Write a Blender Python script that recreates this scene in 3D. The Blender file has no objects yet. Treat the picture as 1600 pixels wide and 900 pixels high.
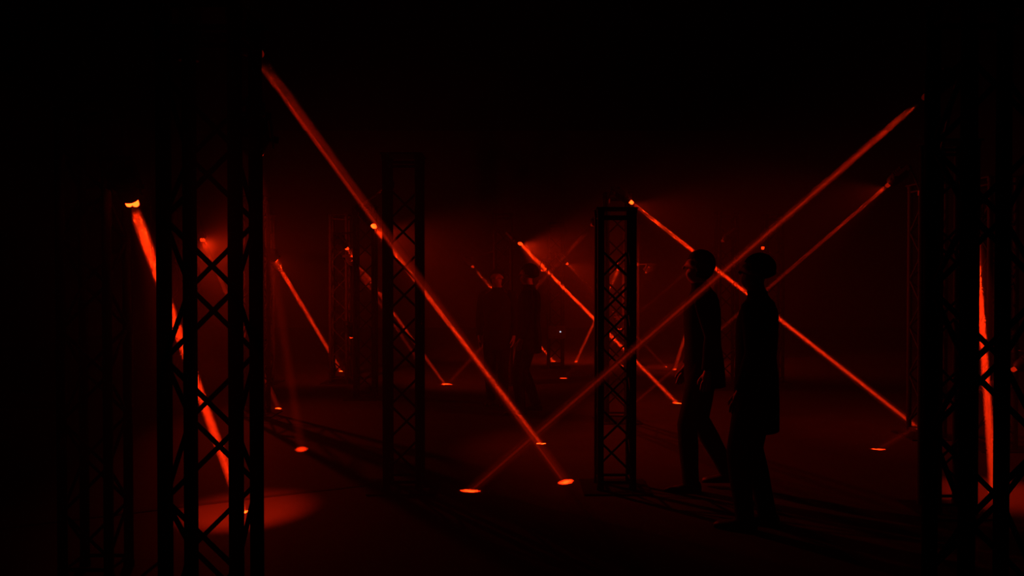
import bpy, bmesh, math, random
from mathutils import Vector, Matrix, Quaternion
random.seed(7)
S = bpy.context.scene
C = S.collection
R = math.radians
V = Vector

# ------------------------------------------------------------------ camera
F_PX = 1385.0
EYE = 1.6
cd = bpy.data.cameras.new('camera'); cam = bpy.data.objects.new('camera', cd); C.objects.link(cam)
cd.sensor_width = 36.0; cd.lens = 36.0 * F_PX / 1600.0; cd.clip_start = 0.05; cd.clip_end = 200
PITCH = math.atan(20 / F_PX)
cam.location = (0, 0, EYE); cam.rotation_euler = (R(90) - PITCH, 0, 0)
S.camera = cam
CAM_ROT = cam.rotation_euler.to_matrix()

def ray(px, py):
    return CAM_ROT @ V(((px - 800) / F_PX, (450 - py) / F_PX, -1.0))
def at(px, py, d):                       # point at depth d in front of the camera
    return V((0, 0, EYE)) + ray(px, py) * d
def ground(px, py):                      # point on the floor
    r = ray(px, py)
    return V((0, 0, EYE)) + r * (-EYE / r.z)

# ------------------------------------------------------------------ view / render
S.view_settings.view_transform = 'Standard'
try: S.view_settings.look = 'None'
except Exception: pass
S.view_settings.exposure = 0.0
S.view_settings.gamma = 1.0
S.view_settings.use_curve_mapping = False
S.cycles.volume_bounces = 0
S.cycles.transparent_max_bounces = 64
S.cycles.max_bounces = 4
S.cycles.diffuse_bounces = 2
S.cycles.use_denoising = True
S.cycles.use_light_tree = True
S.cycles.sample_clamp_indirect = 1.0

RED = (1.0, 0.021, 0.0015)
HAZE = 0.018                             # thin stage haze all through the hall

# ------------------------------------------------------------------ materials
def mat(name, col, rough=0.6, metal=0.0, noise=0.0, nscale=20.0, bump=0.0, spec=0.5):
    m = bpy.data.materials.new(name); m.use_nodes = True
    nt = m.node_tree; b = nt.nodes['Principled BSDF']
    b.inputs['Base Color'].default_value = (*col, 1); b.inputs['Roughness'].default_value = rough
    b.inputs['Metallic'].default_value = metal; b.inputs['Specular IOR Level'].default_value = spec
    if noise or bump:
        tc = nt.nodes.new('ShaderNodeTexCoord'); n = nt.nodes.new('ShaderNodeTexNoise')
        n.inputs['Scale'].default_value = nscale; n.inputs['Detail'].default_value = 5
        nt.links.new(tc.outputs['Object'], n.inputs['Vector'])
        if noise:
            mx = nt.nodes.new('ShaderNodeMix'); mx.data_type = 'RGBA'
            mx.inputs[6].default_value = (*[c * (1 - noise) for c in col], 1)
            mx.inputs[7].default_value = (*[min(1, c * (1 + noise)) for c in col], 1)
            nt.links.new(n.outputs['Fac'], mx.inputs[0]); nt.links.new(mx.outputs[2], b.inputs['Base Color'])
        if bump:
            bp = nt.nodes.new('ShaderNodeBump'); bp.inputs['Strength'].default_value = bump
            bp.inputs['Distance'].default_value = 0.01
            nt.links.new(n.outputs['Fac'], bp.inputs['Height']); nt.links.new(bp.outputs['Normal'], b.inputs['Normal'])
    return m
M = {}
M['floor'] = mat('black_dance_floor', (0.02, 0.019, 0.019), 0.75, 0, 0.3, 3.0, 0.1, 0.1)
M['seam'] = mat('floor_seam_tape', (0.008, 0.008, 0.008), 0.8, spec=0.1)
M['wall'] = mat('black_painted_wall', (0.018, 0.016, 0.016), 0.9, 0, 0.3, 2.0, 0.1, 0.1)
M['drape'] = mat('black_ceiling', (0.012, 0.012, 0.012), 0.95, 0, 0.2, 2.0, spec=0.05)
M['truss'] = mat('black_coated_truss', (0.006, 0.006, 0.0065), 0.7, 0.0, 0.2, 30.0, spec=0.06)
M['housing'] = mat('black_lamp_housing', (0.012, 0.012, 0.012), 0.5, spec=0.2)
M['coat'] = mat('dark_coat_cloth', (0.012, 0.011, 0.012), 0.95, 0, 0.3, 60.0, 0.2, 0.05)
M['trousers'] = mat('dark_trouser_cloth', (0.010, 0.010, 0.012), 0.95, 0, 0.3, 80.0, 0.2, 0.05)
M['skin'] = mat('skin', (0.30, 0.17, 0.12), 0.6, 0, 0.1, 40.0, spec=0.2)
M['hair'] = mat('dark_hair', (0.010, 0.008, 0.007), 0.7, 0, 0.4, 90.0, 0.4, 0.1)
M['shoe'] = mat('dark_shoe_leather', (0.010, 0.010, 0.010), 0.5, spec=0.2)
M['case'] = mat('black_case_laminate', (0.014, 0.014, 0.014), 0.6, 0, 0.2, 40.0, spec=0.2)
M['case_metal'] = mat('case_edge_metal', (0.10, 0.10, 0.10), 0.5, 0.8)

def emit(name, col, k):
    m = bpy.data.materials.new(name); m.use_nodes = True; nt = m.node_tree
    nt.nodes.remove(nt.nodes['Principled BSDF'])
    e = nt.nodes.new('ShaderNodeEmission'); e.inputs[0].default_value = (*col, 1); e.inputs[1].default_value = k
    nt.links.new(e.outputs[0], nt.nodes['Material Output'].inputs['Surface'])
    m.cycles.emission_sampling = 'NONE'
    return m
_lens = {}
def lens_mat(k):
    k = round(k, 2)
    if k not in _lens: _lens[k] = emit('red_lamp_lens', RED, k)
    return _lens[k]
_haze = {}
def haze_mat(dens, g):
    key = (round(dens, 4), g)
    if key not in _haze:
        m = bpy.data.materials.new('dense_beam_haze'); m.use_nodes = True; nt = m.node_tree
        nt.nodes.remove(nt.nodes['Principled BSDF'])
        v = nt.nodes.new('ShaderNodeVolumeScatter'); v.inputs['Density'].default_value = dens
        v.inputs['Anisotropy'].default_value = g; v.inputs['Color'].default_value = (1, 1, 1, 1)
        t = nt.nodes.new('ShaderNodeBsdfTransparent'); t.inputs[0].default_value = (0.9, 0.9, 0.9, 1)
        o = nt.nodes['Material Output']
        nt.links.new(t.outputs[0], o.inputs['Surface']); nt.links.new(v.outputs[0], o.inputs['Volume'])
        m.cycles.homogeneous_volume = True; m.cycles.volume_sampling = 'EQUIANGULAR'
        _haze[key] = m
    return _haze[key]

# ------------------------------------------------------------------ mesh helpers
def link(name, bm, m, parent=None, smooth=True, loc=None):
    me = bpy.data.meshes.new(name); bmesh.ops.recalc_face_normals(bm, faces=bm.faces[:]); bm.to_mesh(me); bm.free()
    if smooth:
        for p in me.polygons: p.use_smooth = True
        try: me.set_sharp_from_angle(angle=R(40))
        except Exception: pass
    if m is not None: me.materials.append(m)
    o = bpy.data.objects.new(name, me); C.objects.link(o)
    if parent is not None: o.parent = parent
    if loc is not None: o.location = loc
    return o
def empty(name, loc=(0, 0, 0), rz=0.0):
    o = bpy.data.objects.new(name, None); o.empty_display_size = 0.1; C.objects.link(o)
    o.location = loc; o.rotation_euler = (0, 0, rz); return o
def tag(o, label, cat, group=None, kind=None):
    o['label'] = label; o['category'] = cat
    if group: o['group'] = group
    if kind: o['kind'] = kind
    return o
def frame_of(d):
    d = d.normalized(); x = d.cross(V((0, 0, 1)))
    if x.length < 1e-4: x = V((1, 0, 0))
    x.normalize(); return x, d.cross(x).normalized(), d
def add_tube(bm, a, b, r, n=12, r2=None, caps=True):
    a, b = V(a), V(b); x, y, _ = frame_of(b - a); r2 = r if r2 is None else r2
    A = [bm.verts.new(a + (x * math.cos(2 * math.pi * i / n) + y * math.sin(2 * math.pi * i / n)) * r) for i in range(n)]
    B = [bm.verts.new(b + (x * math.cos(2 * math.pi * i / n) + y * math.sin(2 * math.pi * i / n)) * r2) for i in range(n)]
    for i in range(n): bm.faces.new((A[i], A[(i + 1) % n], B[(i + 1) % n], B[i]))
    if caps: bm.faces.new(A); bm.faces.new(B)
def add_box(bm, c, s, rot=None, bev=0.0):
    r = bmesh.ops.create_cube(bm, size=1.0); vs = r['verts']
    for v in vs:
        p = V((v.co.x * s[0], v.co.y * s[1], v.co.z * s[2]))
        v.co = (rot @ p if rot else p) + V(c)
    if bev:
        es = list({e for v in vs for e in v.link_edges})
        bmesh.ops.bevel(bm, geom=es, offset=bev, segments=2, affect='EDGES')
def add_lathe(bm, prof, n=24, mtx=None):  # prof [(r,z)]
    rings = []
    for r, z in prof:
        if r < 1e-6: rings.append([bm.verts.new((0, 0, z))])
        else: rings.append([bm.verts.new((r * math.cos(2 * math.pi * i / n), r * math.sin(2 * math.pi * i / n), z)) for i in range(n)])
    new = [v for g in rings for v in g]
    for a, b in zip(rings, rings[1:]):
        for i in range(n):
            j = (i + 1) % n
            q = [a[i % len(a)], a[j % len(a)], b[j % len(b)], b[i % len(b)]]
            u = list(dict.fromkeys(q))
            if len(u) > 2: bm.faces.new(u)
    if mtx:
        for v in new: v.co = mtx @ v.co

# ------------------------------------------------------------------ the hall
X0, X1, Y0, Y1, ZC = -11.0, 12.0, -4.0, 27.0, 6.0
def slab(name, c, s, m):
    bm = bmesh.new(); add_box(bm, c, s); o = link(name, bm, m, smooth=False); o['kind'] = 'structure'; return o
slab('floor', ((X0 + X1) / 2, (Y0 + Y1) / 2, -0.1), (X1 - X0 + .4, Y1 - Y0 + .4, 0.2), M['floor'])
slab('ceiling', ((X0 + X1) / 2, (Y0 + Y1) / 2, ZC + .1), (X1 - X0 + .4, Y1 - Y0 + .4, 0.2), M['drape'])
slab('wall_left', (X0 - .1, (Y0 + Y1) / 2, ZC / 2), (.2, Y1 - Y0, ZC), M['wall'])
slab('wall_right', (X1 + .1, (Y0 + Y1) / 2, ZC / 2), (.2, Y1 - Y0, ZC), M['wall'])
slab('wall_back', ((X0 + X1) / 2, Y1 + .1, ZC / 2), (X1 - X0 + .4, .2, ZC), M['wall'])
slab('wall_front', ((X0 + X1) / 2, Y0 - .1, ZC / 2), (X1 - X0 + .4, .2, ZC), M['wall'])
# taped seam between two lengths of floor covering, seen beyond the near left truss
bm = bmesh.new()
sa, sb = ground(215, 800), ground(470, 770); sd = (sb - sa); sx, sy, sz = frame_of(sd)
add_box(bm, (sa + sb) / 2 + V((0, 0, 0.002)), (0.05, sd.length + 2.0, 0.004), Matrix.Rotation(math.atan2(-sd.x, sd.y), 3, 'Z'))
o = link('trim_1', bm, M['seam'], smooth=False); o['kind'] = 'structure'

# ------------------------------------------------------------------ truss towers
HALF = 0.12; RC = 0.025; RB = 0.009; STEP = 0.237; ZN = 0.132
def build_tower(h):
    t = empty('truss_tower')
    bm = bmesh.new(); add_box(bm, (0, 0, 0.006), (0.5, 0.5, 0.012), bev=0.003); link('base_plate', bm, M['truss'], t, False)
    for sx in (-1, 1):
        for sy in (-1, 1):
            bm = bmesh.new(); x, y = sx * HALF, sy * HALF
            add_tube(bm, (x, y, 0.012), (x, y, h - 0.012), RC, 20)
            for z in (0.03, h - 0.03):                           # conical coupler receivers
                add_tube(bm, (x, y, z - 0.016), (x, y, z + 0.016), 0.029, 20)
            link('chord', bm, M['truss'], t)
    cor = {'f': ((-HALF, -HALF), (HALF, -HALF)), 'b': ((HALF, HALF), (-HALF, HALF)),
           'l': ((-HALF, HALF), (-HALF, -HALF)), 'r': ((HALF, -HALF), (HALF, HALF))}
    first = {'f': 1, 'b': 1, 'l': 0, 'r': 0}
    n = int((h - 0.1 - ZN) / STEP)
    for k, (p, q) in cor.items():
        for i in range(n):
            za, zb = ZN + STEP * i, ZN + STEP * (i + 1)
            s, e = (p, q) if (i + first[k]) % 2 == 0 else (q, p)
            bm = bmesh.new(); add_tube(bm, (*s, za), (*e, zb), RB, 10); link('brace', bm, M['truss'], t)
        for z in (0.07, h - 0.07):
            bm = bmesh.new(); add_tube(bm, (*p, z), (*q, z), RB * 1.2, 10); link('rung', bm, M['truss'], t)
    bm = bmesh.new(); add_box(bm, (0, 0, h - 0.006), (0.31, 0.31, 0.012), bev=0.003); link('top_plate', bm, M['truss'], t, False)
    return t
def copy_tree(o):
    c = o.copy(); C.objects.link(c)
    for ch in list(o.children):
        d = ch.copy(); C.objects.link(d); d.parent = c
    return c
proto = {}
TW = {}
def tower(key, px, d, label, h=2.5):
    if h not in proto: t = proto[h] = build_tower(h)
    else: t = copy_tree(proto[h])
    p = at(px, 430, d); t.location = (p.x, p.y, 0)
    tag(t, label, 'truss tower', 'black truss towers standing about the hall'); TW[key] = (p.x, p.y, h); return t
tower('T1', 331, 3.1, 'big black lattice truss tower nearest on the left')
TW_T4 = tower('T4', 1541, 2.85, 'big black lattice truss tower at the right edge')
tower('TA', 148, 4.7, 'black truss tower at far left, beside the brightest beam lamp')
tower('T2', 631, 6.65, 'dark truss tower crossed by the long bright beam left of centre')
tower('T2b', 571, 11.5, 'far truss tower just left of the one the long bright beam crosses')
tower('T2c', 531, 13.2, 'far dim truss tower where the thin left beam disappears')
tower('T3', 961, 6.65, 'dark truss tower just right of centre, below the bright round lens', 2.1)
tower('TI', 964, 9.72, 'truss tower directly behind the one right of centre, carrying the round lens')
tower('TH', 786, 13.0, 'far truss tower behind the pair of distant people')
tower('TN', 868, 15.3, 'far hazy truss tower right of the distant people')
tower('TO', 986, 15.8, 'most distant truss tower behind the right of centre truss')
tower('TP', 1135, 12.5, 'far truss tower behind the boxy-haired person')
tower('TV', 1207, 13.2, 'far truss tower behind the coated person with the red dot overhead')
tower('TE', 398, 10.15, 'far truss tower just right of the nearest left truss')
tower('TE2', 411, 13.15, 'farther of two truss towers right of the nearest left truss')
tower('TF', 290, 11.4, 'far truss tower seen through the nearest left truss')
tower('TK', 1449, 8.78, 'truss tower half hidden behind the left chord of the right edge truss')
tower('TJ', 1482, 6.0, 'truss tower close behind the left half of the right edge truss')
tower('TR', 1556, 8.2, 'truss tower seen through the right edge truss behind the upright red beam')

# ------------------------------------------------------------------ lamps and their beams
def lobes(n=14, r=0.0185, c=0.0165):     # outline of two touching round beams side by side
    a0 = math.acos(c / r); pts = []
    for s in (1, -1):
        for i in range(n):
            a = -math.pi + a0 + (2 * math.pi - 2 * a0) * (i + 0.5) / n
            pts.append((s * (c + r * math.cos(a)), s * r * math.sin(a)))
    return pts
def lamp(key, lpx, d, hit, k, lens, tw, label, blabel, dens=0.09, fill=1.0, cone=100.0, core=0):
    """k = beam power, lens = lens glow, tw = tower carrying the lamp."""
    p = at(lpx[0], lpx[1], d); q = ground(*hit); dr = (q - p).normalized()
    X, Y, Z = frame_of(dr)
    rot = Matrix((X, Y, Z)).transposed()
    t = empty('beam_lamp', p); tag(t, label, 'stage lamp', 'red beam lamps clamped to the trusses')
    mt = rot.to_4x4()
    def part(name, fn, m, parent, smooth=True):
        bm = bmesh.new(); fn(bm)
        for v in bm.verts: v.co = mt @ v.co
        return link(name, bm, m, parent, smooth)
    head = part('head', lambda b: add_lathe(b, [(0, -.20), (.035, -.20), (.05, -.185), (.055, -.15), (.055, -.06), (.052, -.03), (.042, -.012), (.039, -.004), (0, -.004)], 28), M['housing'], t)
    def fins(b):
        for z in (-.17, -.15, -.13, -.11, -.09):
            add_lathe(b, [(.05, z - .004), (.064, z - .004), (.064, z + .004), (.05, z + .004)], 28)
    part('cooling_fins', fins, M['housing'], head)
    for s in (-1, 1):
        part('lens', lambda b: add_lathe(b, [(0.0172, -.006), (.0172, .020), (.0150, .029), (.0085, .035), (0, .037)], 18, Matrix.Translation((s * .0172, 0, 0))), lens_mat(lens), head)
    def yoke(b):
        for s in (-1, 1): add_box(b, (s * .076, 0, -.14), (.008, .035, .20), bev=.002)
        add_box(b, (0, 0, -.24), (.16, .035, .008), bev=.002)
    part('yoke', yoke, M['housing'], t)
    for sg in (-1, 1):
        part('tilt_knob', lambda b: add_lathe(b, [(0, .05), (.008, .05), (.008, .080), (.014, .081), (.014, .097), (.010, .099), (0, .099)], 14, Matrix.Translation((0, 0, -.08)) @ Matrix.Rotation(R(90) * sg, 4, 'Y')), M['housing'], t)
    # bracket arm out to the nearest chord
    x, y, h = TW[tw]; back = rot @ V((0, 0, -.245)); w = p + back
    cx, cy = min(((x + a * HALF, y + b * HALF) for a in (-1, 1) for b in (-1, 1)), key=lambda c: (c[0] - w.x) ** 2 + (c[1] - w.y) ** 2)
    zc = min(max(w.z, .2), h - .1); cp = V((cx, cy, zc))
    bm = bmesh.new(); u = (cp - w); u.normalize(); add_tube(bm, back, cp - p - u * (RC + .004), .011, 12); link('bracket_arm', bm, M['housing'], t)
    bm = bmesh.new()
    add_lathe(bm, [(RC + .001, -.024), (RC + .010, -.024), (RC + .010, .024), (RC + .001, .024), (RC + .001, -.024)], 20, Matrix.Translation(cp - p)); link('clamp', bm, M['housing'], t)
    # the light itself: a narrow parallel beam plus, on some lamps, added spill
    ld = bpy.data.lights.new('beam_light', 'SPOT'); th = .024 / (q - p).length; ld.spot_size = 2 * th; ld.spot_blend = .3; ld.shadow_soft_size = .024
    ld.color = RED; ld.energy = k * 1.4 / th ** 2
    lo = bpy.data.objects.new('beam_light', ld); C.objects.link(lo); lo.parent = t
    lo.location = dr * .045; lo.rotation_mode = 'QUATERNION'
    lo.rotation_quaternion = Matrix((X, -Y, -Z)).transposed().to_quaternion()
    if fill:  # added wider spot to brighten the haze and floor around
        sd_ = bpy.data.lights.new('fill_light', 'SPOT'); sd_.spot_size = R(cone); sd_.spot_blend = 1.0; sd_.shadow_soft_size = .03
        sd_.color = RED; sd_.energy = FILL * fill
        so = bpy.data.objects.new('fill_light', sd_); C.objects.link(so); so.parent = t
        so.location = dr * .04; sdir = V((dr.x, dr.y, dr.z * (.38 if cone > 60 else 1)))
        so.rotation_mode = 'QUATERNION'; so.rotation_quaternion = (-sdir).to_track_quat('Z', 'Y')
    # added tube of denser haze that brightens the beam, down to the floor
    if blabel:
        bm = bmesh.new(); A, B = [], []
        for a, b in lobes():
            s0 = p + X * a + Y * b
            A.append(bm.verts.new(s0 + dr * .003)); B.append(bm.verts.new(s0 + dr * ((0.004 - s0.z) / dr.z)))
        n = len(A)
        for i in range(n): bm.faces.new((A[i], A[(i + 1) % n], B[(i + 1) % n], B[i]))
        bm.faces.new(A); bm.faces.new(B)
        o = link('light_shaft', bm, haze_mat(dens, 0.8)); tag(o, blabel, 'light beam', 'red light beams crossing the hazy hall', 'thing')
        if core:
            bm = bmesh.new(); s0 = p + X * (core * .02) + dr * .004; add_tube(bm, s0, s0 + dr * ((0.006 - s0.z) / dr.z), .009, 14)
            cm = link('dense_haze_streak', bm, haze_mat(.22, 0.8), o)  # extra-dense haze core, added so one side of the beam looks brighter
    return t
FILL = 1400.0
K = 42.0
LAMPS = [
 ('A', (205, 313), 4.5, (379, 800), 3.2, 26, 'TA', 'brightest twin-lens beam lamp at far left beside the nearest left truss', 'brightest thick orange-red beam passing behind the nearest left truss'),
 ('B', (396, 79), 3.5, (884, 753), 0.5, 0.1, 'T1', 'unlit-looking beam lamp high on the right side of the nearest left truss', 'long wide dim beam from the top of the nearest left truss to floor'),
 ('C', (583, 352), 8.9, (845, 693), 1.0, 20, 'T2', 'bright yellow-hot beam lamp left of the truss the long beam crosses', 'long bright beam running just under the wide dim one to centre floor'),
 ('D', (541, 387), 12.0, (695, 600), 1.0, 4, 'T2b', 'two-dot beam lamp on the upper left of the far left truss', 'broken dim beam glimpsed through two lattice trusses left of centre'),
 ('D2', (552, 412), 12.4, (656, 567), 0.3, 0.5, 'T2c', 'small lower lamp under the two-dot lamp on the far left truss', 'faint lower twin of the broken beam left of centre'),
 ('E', (429, 405), 11.1, (533, 580), 1.0, 4, 'TE', 'small beam lamp right of the nearest left truss, upper of two', 'thin red beam slanting down right of the nearest left truss'),
 ('E2', (437, 420), 13.0, (545, 586), 0.2, 0.5, 'TE2', 'small fainter lamp right of the nearest left truss, lower of two', 'faint twin just right of the thin slanting left beam'),
 ('F', (316, 374), 11.7, (435, 638), 0.5, 2, 'TF', 'small lamp glimpsed through the nearest left truss', 'dull thin beam passing behind the nearest left truss to small floor spot'),
 ('G', (738, 416), 17.0, (865, 565), 1.0, 0.6, 'TH', 'tiny dim lamp up left of the distant people', 'short dull beam up left of the distant people'),
 ('H', (812, 380), 12.6, (1058, 630), 0.9, 6, 'TH', 'beam lamp at the top of the steep beam above the distant people', 'bright straight beam from above the distant people down behind the centre truss'),
 ('I', (985, 315), 9.35, (1437, 671), 1.5, 20, 'TI', 'bright round-lensed beam lamp right of centre above the dark truss', 'bright beam passing behind both foreground people to the right'),
 ('J', (1449, 148), 5.5, (735, 767), 0.4, 0.05, 'TJ', 'dim lamp high by the right edge truss, start of the longest beam', 'longest dim beam from upper right down across to the front floor'),
 ('K', (1389, 288), 8.5, (968, 650), 0.07, 0.3, 'TK', 'dim lamp left of the right edge truss, below the longest beam', 'dim beam parallel under the longest beam, ending behind the coated person'),
 ('L', (928, 350), 10.15, (700, 600), 0.2, 0.15, 'TI', 'dim lamp on the left of the truss right of centre', 'very faint wide beam sloping down left from the centre truss'),
 ('M', (849, 421), 14.6, (798, 567), 0.3, 2, 'TN', 'small lamp hidden against the steep bright beam above centre', 'short dull beam dropping behind the distant people'),
 ('N', (885, 411), 15.0, (1040, 573), 0.35, 2.5, 'TN', 'small bright lamp just right of the steep bright centre beam', 'thin dull beam running right beneath the small bright centre lamp'),
 ('O', (967, 420), 15.0, (900, 565), 1.1, 1.2, 'TO', 'tiny two-dot lamp seen within the truss right of centre', 'short bright beam left of the centre truss ending on floor'),
 ('P', (1105, 415), 12.6, (1054, 577), 0.8, 0.5, 'TP', 'lamp hidden behind the head of the boxy-haired person', 'short steep beam left of the boxy-haired person'),
 ('Q', (1131, 375), 12.1, (880, 591), 0.2, 0.1, 'TP', 'faint lamp just above right of the boxy-haired head', 'very faint beam sloping left behind the boxy-haired person'),
 ('RR', (1523, 350), 7.9, (1553, 768), 1.1, 2, 'TR', 'lamp behind the right edge truss, top of the upright beam', 'nearly upright red beam seen through the right edge truss'),
 ('SS', (1586, 576), 7.8, (1372, 702), 0.3, 0.5, 'TR', 'low lamp behind the right edge truss', 'low faint beam behind the right edge truss ending in floor spot'),
 ('T', (398, 235), 3.55, (471, 702), 0.09, 0.3, 'T1', 'lower lamp on the right side of the nearest left truss', None),
 ('U', (1012, 424), 15.5, (950, 551), 0.5, 1, 'TO', 'tiny red lamp dot between the centre truss and boxy-haired head', None),
 ('W', (550, 525), 12.2, (560, 604), .1, 3, 'T2b', 'low tiny red dot lamp at the foot half of the far left truss', None),
 ('X', (968, 512), 15.0, (972, 572), .1, 2, 'TO', 'low tiny red dot lamp inside the outline of the centre right truss', None),
 ('VV', (1192, 386), 13.0, (1172, 600), 0.4, 3, 'TV', 'tiny red lamp dot just above the coated person head', None),
]
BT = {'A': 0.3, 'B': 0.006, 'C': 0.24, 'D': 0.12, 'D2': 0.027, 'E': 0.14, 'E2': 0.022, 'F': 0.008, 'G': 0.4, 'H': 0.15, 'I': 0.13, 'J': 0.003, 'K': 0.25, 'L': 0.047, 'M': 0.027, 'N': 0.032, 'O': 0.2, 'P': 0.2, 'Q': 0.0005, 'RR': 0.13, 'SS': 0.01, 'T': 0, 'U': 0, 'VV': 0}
SP = {'A': 2.2, 'RR': .5, 'E': .55, 'D': .4, 'H': .35, 'O': .8, 'N': .7, 'C': .35, 'P': .5, 'I': .3, 'K': .2, 'F': .15}
for a in LAMPS:
    key, lpx, d, hit, k, lens, tw, lab, bl = a
    lamp(key, lpx, d, hit, K * k, lens, tw, lab, bl, dens=BT.get(key, 0.02), fill=SP.get(key, 0), cone=24.0 if key in ('A', 'RR') else 88.0, core={'B': -1, 'J': 1}.get(key, 0))

# small power box with a white standby light, clamped low on the hazy truss right of the distant people
bx, by, _ = TW['TN']
t = empty('power_box', (bx + .02, by - HALF - RC - .064, .63)); tag(t, 'small black power box with a tiny white standby light, clamped to a far truss', 'power box')
bm = bmesh.new(); add_box(bm, (0, 0, 0), (.30, .10, .22), bev=.008); link('box_shell', bm, M['case'], t, False)
bm = bmesh.new(); add_lathe(bm, [(.012, 0), (.012, .008), (.008, .013), (0, .015)], 14, Matrix.Translation((.05, -.05, .01)) @ Matrix.Rotation(R(90), 4, 'X')); link('standby_light', bm, emit('white_standby_light', (.75, .8, 1.0), 1.2), t)
bm = bmesh.new(); add_box(bm, (0, .056, 0), (.32, .012, .05), bev=.002); link('mounting_plate', bm, M['case'], t, False)

# ------------------------------------------------------------------ people
def loft(bm, rings, n=20, cap=True, p=2.4):
    """rings: (centre, radius_x, radius_y, axis_x, axis_y)"""
    R_ = []
    for c, rx, ry, ax, ay in rings:
        g = []
        for i in range(n):
            a = 2 * math.pi * i / n; ca, sa = math.cos(a), math.sin(a)
            k = (abs(ca) ** p + abs(sa) ** p) ** (-1 / p)
            g.append(bm.verts.new(V(c) + V(ax) * (rx * ca * k) + V(ay) * (ry * sa * k)))
        R_.append(g)
    for a, b in zip(R_, R_[1:]):
        for i in range(n): bm.faces.new((a[i], a[(i + 1) % n], b[(i + 1) % n], b[i]))
    if cap: bm.faces.new(R_[0]); bm.faces.new(R_[-1])
XA, YA = (1, 0, 0), (0, 1, 0)
def limb(bm, pts, rad, n=14):            # round sleeve or trouser leg following the joints
    rings = []
    for i, (q, r) in enumerate(zip(pts, rad)):
        a = V(pts[max(i - 1, 0)]); b = V(pts[min(i + 1, len(pts) - 1)]); w_ = (b - a).normalized(); x = w_.cross(V((0, 1, 0))).normalized(); y = w_.cross(x).normalized()
        rings.append((q, r, r, x, y))
    loft(bm, rings, n, True, 2.0)
def mixp(a, b, t): return V(a).lerp(V(b), t)
def person(px, d, face, label, sc=1.0, stride=0.0, hem=0.10, bulk=1.0, hair_kind='short', swing=0.0, hair_bulk=1.0, lean=0.0):
    p = at(px, 430, d); t = empty('person', (p.x, p.y, 0), face); t.scale = (sc, sc, sc); t.rotation_euler = (-R(lean), 0, face)
    tag(t, label, 'person', 'visitors standing in the haze')
    L1, L2 = 0.44, 0.42
    zp = 0.08 + math.sqrt((L1 + L2 - .012) ** 2 - stride ** 2)          # hip height
    J = {}
    for s, f in ((-1, stride), (1, -stride)):
        hip = V((s * .088, 0, zp)); ank = V((s * .092, f, .08 + (.025 if f < -.05 else 0)))
        k = hip.lerp(ank, L1 / (L1 + L2)); dd = (ank - hip).length
        off = math.sqrt(max(L1 * L1 - (dd * L1 / (L1 + L2)) ** 2, 0.0)); k = k + V((0, 1, 0)) * min(off, .12)
        J[s] = (hip, k, ank)
    z = zp
    sho = {s: V((s * .185, -.01, z + .50)) for s in (-1, 1)}
    elb = {s: V((s * .235, -.03 + swing * s * .6, z + .215)) for s in (-1, 1)}
    wri = {s: V((s * .225, .05 + swing * s * 1.3, z - .025)) for s in (-1, 1)}
    # body: one skin
    vs, rd, ed = [], [], []
    def add(q, r, par=None):
        vs.append(V(q)); rd.append(r)
        if par is not None: ed.append((par, len(vs) - 1))
        return len(vs) - 1
    pel = add((0, 0, z + .02), .105)
    wa = add((0, .005, z + .17), .10, pel); chs = add((0, 0, z + .36), .12, wa); ch2 = add((0, -.015, z + .49), .085, chs)
    nk = add((0, -.005, z + .565), .055, ch2); n2 = add((0, .008, z + .615), .055, nk)
    jaw = add((0, .03, z + .655), .064, n2); mid = add((0, .012, z + .725), .086, jaw); top = add((0, .0, z + .785), .070, mid)
    add((0, .098, z + .655), .022, jaw)                                   # chin
    ns = add((0, .098, z + .725), .014, mid); add((0, .118, z + .705), .012, ns)   # nose
    for s in (-1, 1): add((s * .088, -.005, z + .715), .016, mid)         # ears
    for s in (-1, 1):
        a = add(sho[s], .055, ch2); m1 = add(mixp(sho[s], elb[s], .5), .047, a); e = add(elb[s], .038, m1)
        m2 = add(mixp(elb[s], wri[s], .4), .037, e); w_ = add(wri[s], .026, m2)
        dn = (wri[s] - elb[s]).normalized(); fw = V((0, 1, 0)); inw = V((-s, 0, 0))
        pm = add(wri[s] + dn * .05, .028, w_)
        for i, (o_, L) in enumerate(((.028, .070), (.010, .080), (-.009, .075), (-.027, .060))):
            b0 = wri[s] + dn * .085 + fw * o_
            f0 = add(b0, .0095, pm); f1 = add(b0 + dn * L * .5 + inw * .008, .0088, f0)
            add(b0 + dn * L * .9 + inw * .03, .0075, f1)
        h0 = add(wri[s] + dn * .04 + fw * .034 + inw * .012, .011, pm); h1 = add(h0 and wri[s] + dn * .075 + fw * .052 + inw * .024, .0095, h0)
        add(wri[s] + dn * .10 + fw * .052 + inw * .03, .008, h1)
        hip, kn, an = J[s]
        hh = add(hip, .088, pel); th = add(mixp(hip, kn, .5), .074, hh); k_ = add(kn, .052, th)
        cf = add(mixp(kn, an, .35), .053, k_); an_ = add(an, .034, cf)
        hl = add(an + V((0, -.02, -.045)), .028, an_); add(an + V((0, .13, -.052)), .024, hl)
    me = bpy.data.meshes.new('body'); me.from_pydata([tuple(v) for v in vs], ed, [])
    o = bpy.data.objects.new('body', me); C.objects.link(o); o.parent = t
    me.materials.append(M['skin'])
    md = o.modifiers.new('skin', 'SKIN'); md.use_smooth_shade = True
    for i, sv in enumerate(me.skin_vertices[0].data):
        sv.radius = (rd[i], rd[i]); sv.use_root = (i == 0)
    sb_ = o.modifiers.new('smooth', 'SUBSURF'); sb_.levels = 1; sb_.render_levels = 2
    # coat: torso, collar and two sleeves
    bm = bmesh.new(); B = bulk
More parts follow.
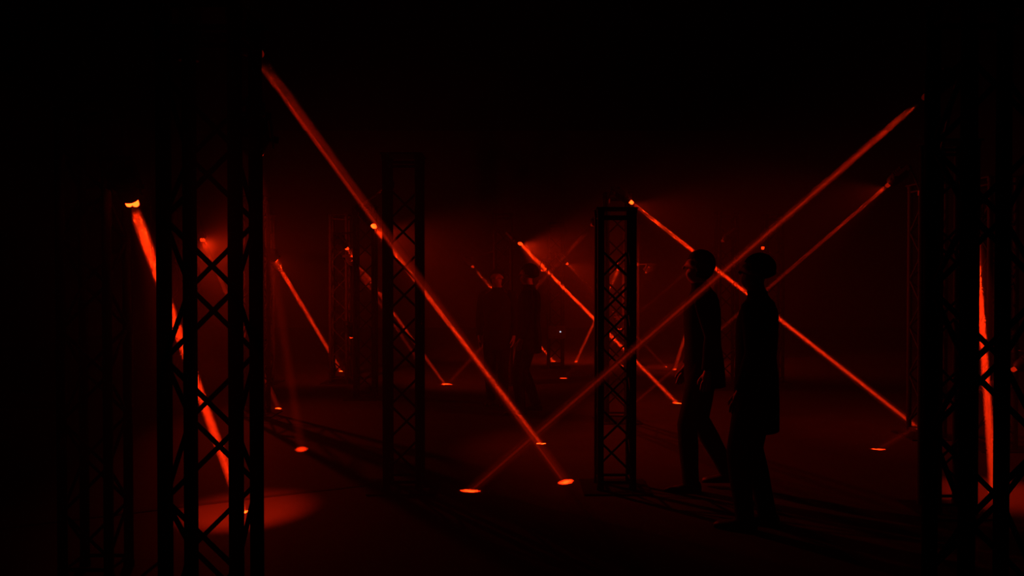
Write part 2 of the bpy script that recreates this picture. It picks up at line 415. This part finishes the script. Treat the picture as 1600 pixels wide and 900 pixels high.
    T = [(z - hem, .185, .150, 0), (z - hem * .4, .185, .150, 0), (z + .03, .178, .145, 0), (z + .17, .168, .132, .003), (z + .30, .182, .138, 0),
         (z + .40, .195, .136, -.004), (z + .47, .190, .122, -.010), (z + .515, .160, .100, -.014), (z + .545, .105, .078, -.010), (z + .575, .072, .068, -.004), (z + .60, .068, .066, 0)]
    loft(bm, [((0, y, zz), rx * B, ry * B, XA, YA) for zz, rx, ry, y in T], 28)
    for s in (-1, 1):
        pts = [sho[s] + V((-s * .05, 0, .012)), sho[s], mixp(sho[s], elb[s], .35), mixp(sho[s], elb[s], .75), elb[s], mixp(elb[s], wri[s], .3), mixp(elb[s], wri[s], .75), wri[s] - V((0, 0, -.005))]
        limb(bm, pts, [q * B for q in (.062, .073, .070, .062, .058, .056, .048, .044)], 16)
    link('coat', bm, M['coat'], t)
    # trousers
    bm = bmesh.new()
    loft(bm, [((0, 0, z - .07), .150, .112, XA, YA), ((0, 0, z), .172, .125, XA, YA), ((0, 0, z + .10), .158, .118, XA, YA), ((0, 0, z + .16), .150, .112, XA, YA)], 24)
    for s in (-1, 1):
        hip, kn, an = J[s]
        pts = [hip + V((0, 0, .03)), mixp(hip, kn, .3), mixp(hip, kn, .7), kn, mixp(kn, an, .35), mixp(kn, an, .75), an + V((0, 0, -.01))]
        limb(bm, pts, (.098, .098, .082, .072, .072, .062, .060), 16)
    link('trousers', bm, M['trousers'], t)
    for s in (-1, 1):
        an = J[s][2]; f0 = an.z - .08
        bm = bmesh.new(); cx = an.x
        rings = []
        for y, hw, hz in ((-.075, .022, .05), (-.065, .034, .075), (-.03, .039, .085), (.03, .041, .075), (.09, .046, .055), (.15, .044, .045), (.185, .030, .035), (.195, .016, .024)):
            lift = f0 + (max(0.0, -(y - .09)) * .0)
            rings.append(((cx + s * max(0, y) * .08, an.y + y, lift + hz / 2 + .001), hw, hz / 2, XA, (0, 0, 1)))
        loft(bm, rings, 16, True, 3.0); link('shoe', bm, M['shoe'], t)
    # hair
    bm = bmesh.new(); hb = hair_bulk
    r = bmesh.ops.create_icosphere(bm, subdivisions=4, radius=1.0)
    for v in bm.verts:
        n_ = v.co.copy()
        j = 1 + .03 * math.sin(n_.x * 23 + n_.z * 11) * math.sin(n_.y * 19 - n_.z * 13)
        q = V((n_.x * .098 * hb, n_.y * .112 * hb - .012, n_.z * .105 * hb)) * j
        if n_.y > .45 and n_.z < .35: q = V((q.x * .86, min(q.y, .055), q.z))      # open over the face
        if hair_kind == 'bob' and n_.z < -.1: q.x *= 1.12; q.z = q.z * 1.35; q.y = min(q.y, .03)
        elif n_.z < -.3: q.z = -.3 * .105 + (q.z + .03) * .6; q.y -= .008
        v.co = q + V((0, -.004, z + .745))
    link('hair', bm, M['hair'], t)
    return t
person(1111, 6.6, R(80), 'person in dark coat mid-stride with boxy full hair, left of the pair', 1.02, stride=.14, hem=.16, bulk=.98, hair_kind='bob', swing=.05, hair_bulk=.93, lean=3.0)
person(1183, 5.6, R(62), 'person in long dark coat facing left, nearer one at right of the pair', .985, stride=.05, hem=.30, bulk=.92, hair_kind='short', hair_bulk=.93)
person(777, 10.9, R(170), 'distant person in dark coat standing, left of the two far visitors', .95, stride=.04, hem=.2, bulk=1.0, hair_kind='bob')
person(826, 10.2, R(80), 'distant person in dark coat in profile, right of the two far visitors', .98, stride=.08, hem=.2, bulk=1.0, hair_kind='short')

# ------------------------------------------------------------------ haze in the air
w = bpy.data.worlds.new('hall_air'); S.world = w; w.use_nodes = True
nt = w.node_tree; nt.nodes['Background'].inputs[0].default_value = (0, 0, 0, 1); nt.nodes['Background'].inputs[1].default_value = 0
w.cycles.homogeneous_volume = True; w.cycles.volume_sampling = 'EQUIANGULAR'
vs = nt.nodes.new('ShaderNodeVolumeScatter'); vs.inputs['Density'].default_value = HAZE; vs.inputs['Anisotropy'].default_value = 0.77
nt.links.new(vs.outputs[0], nt.nodes['World Output'].inputs['Volume'])
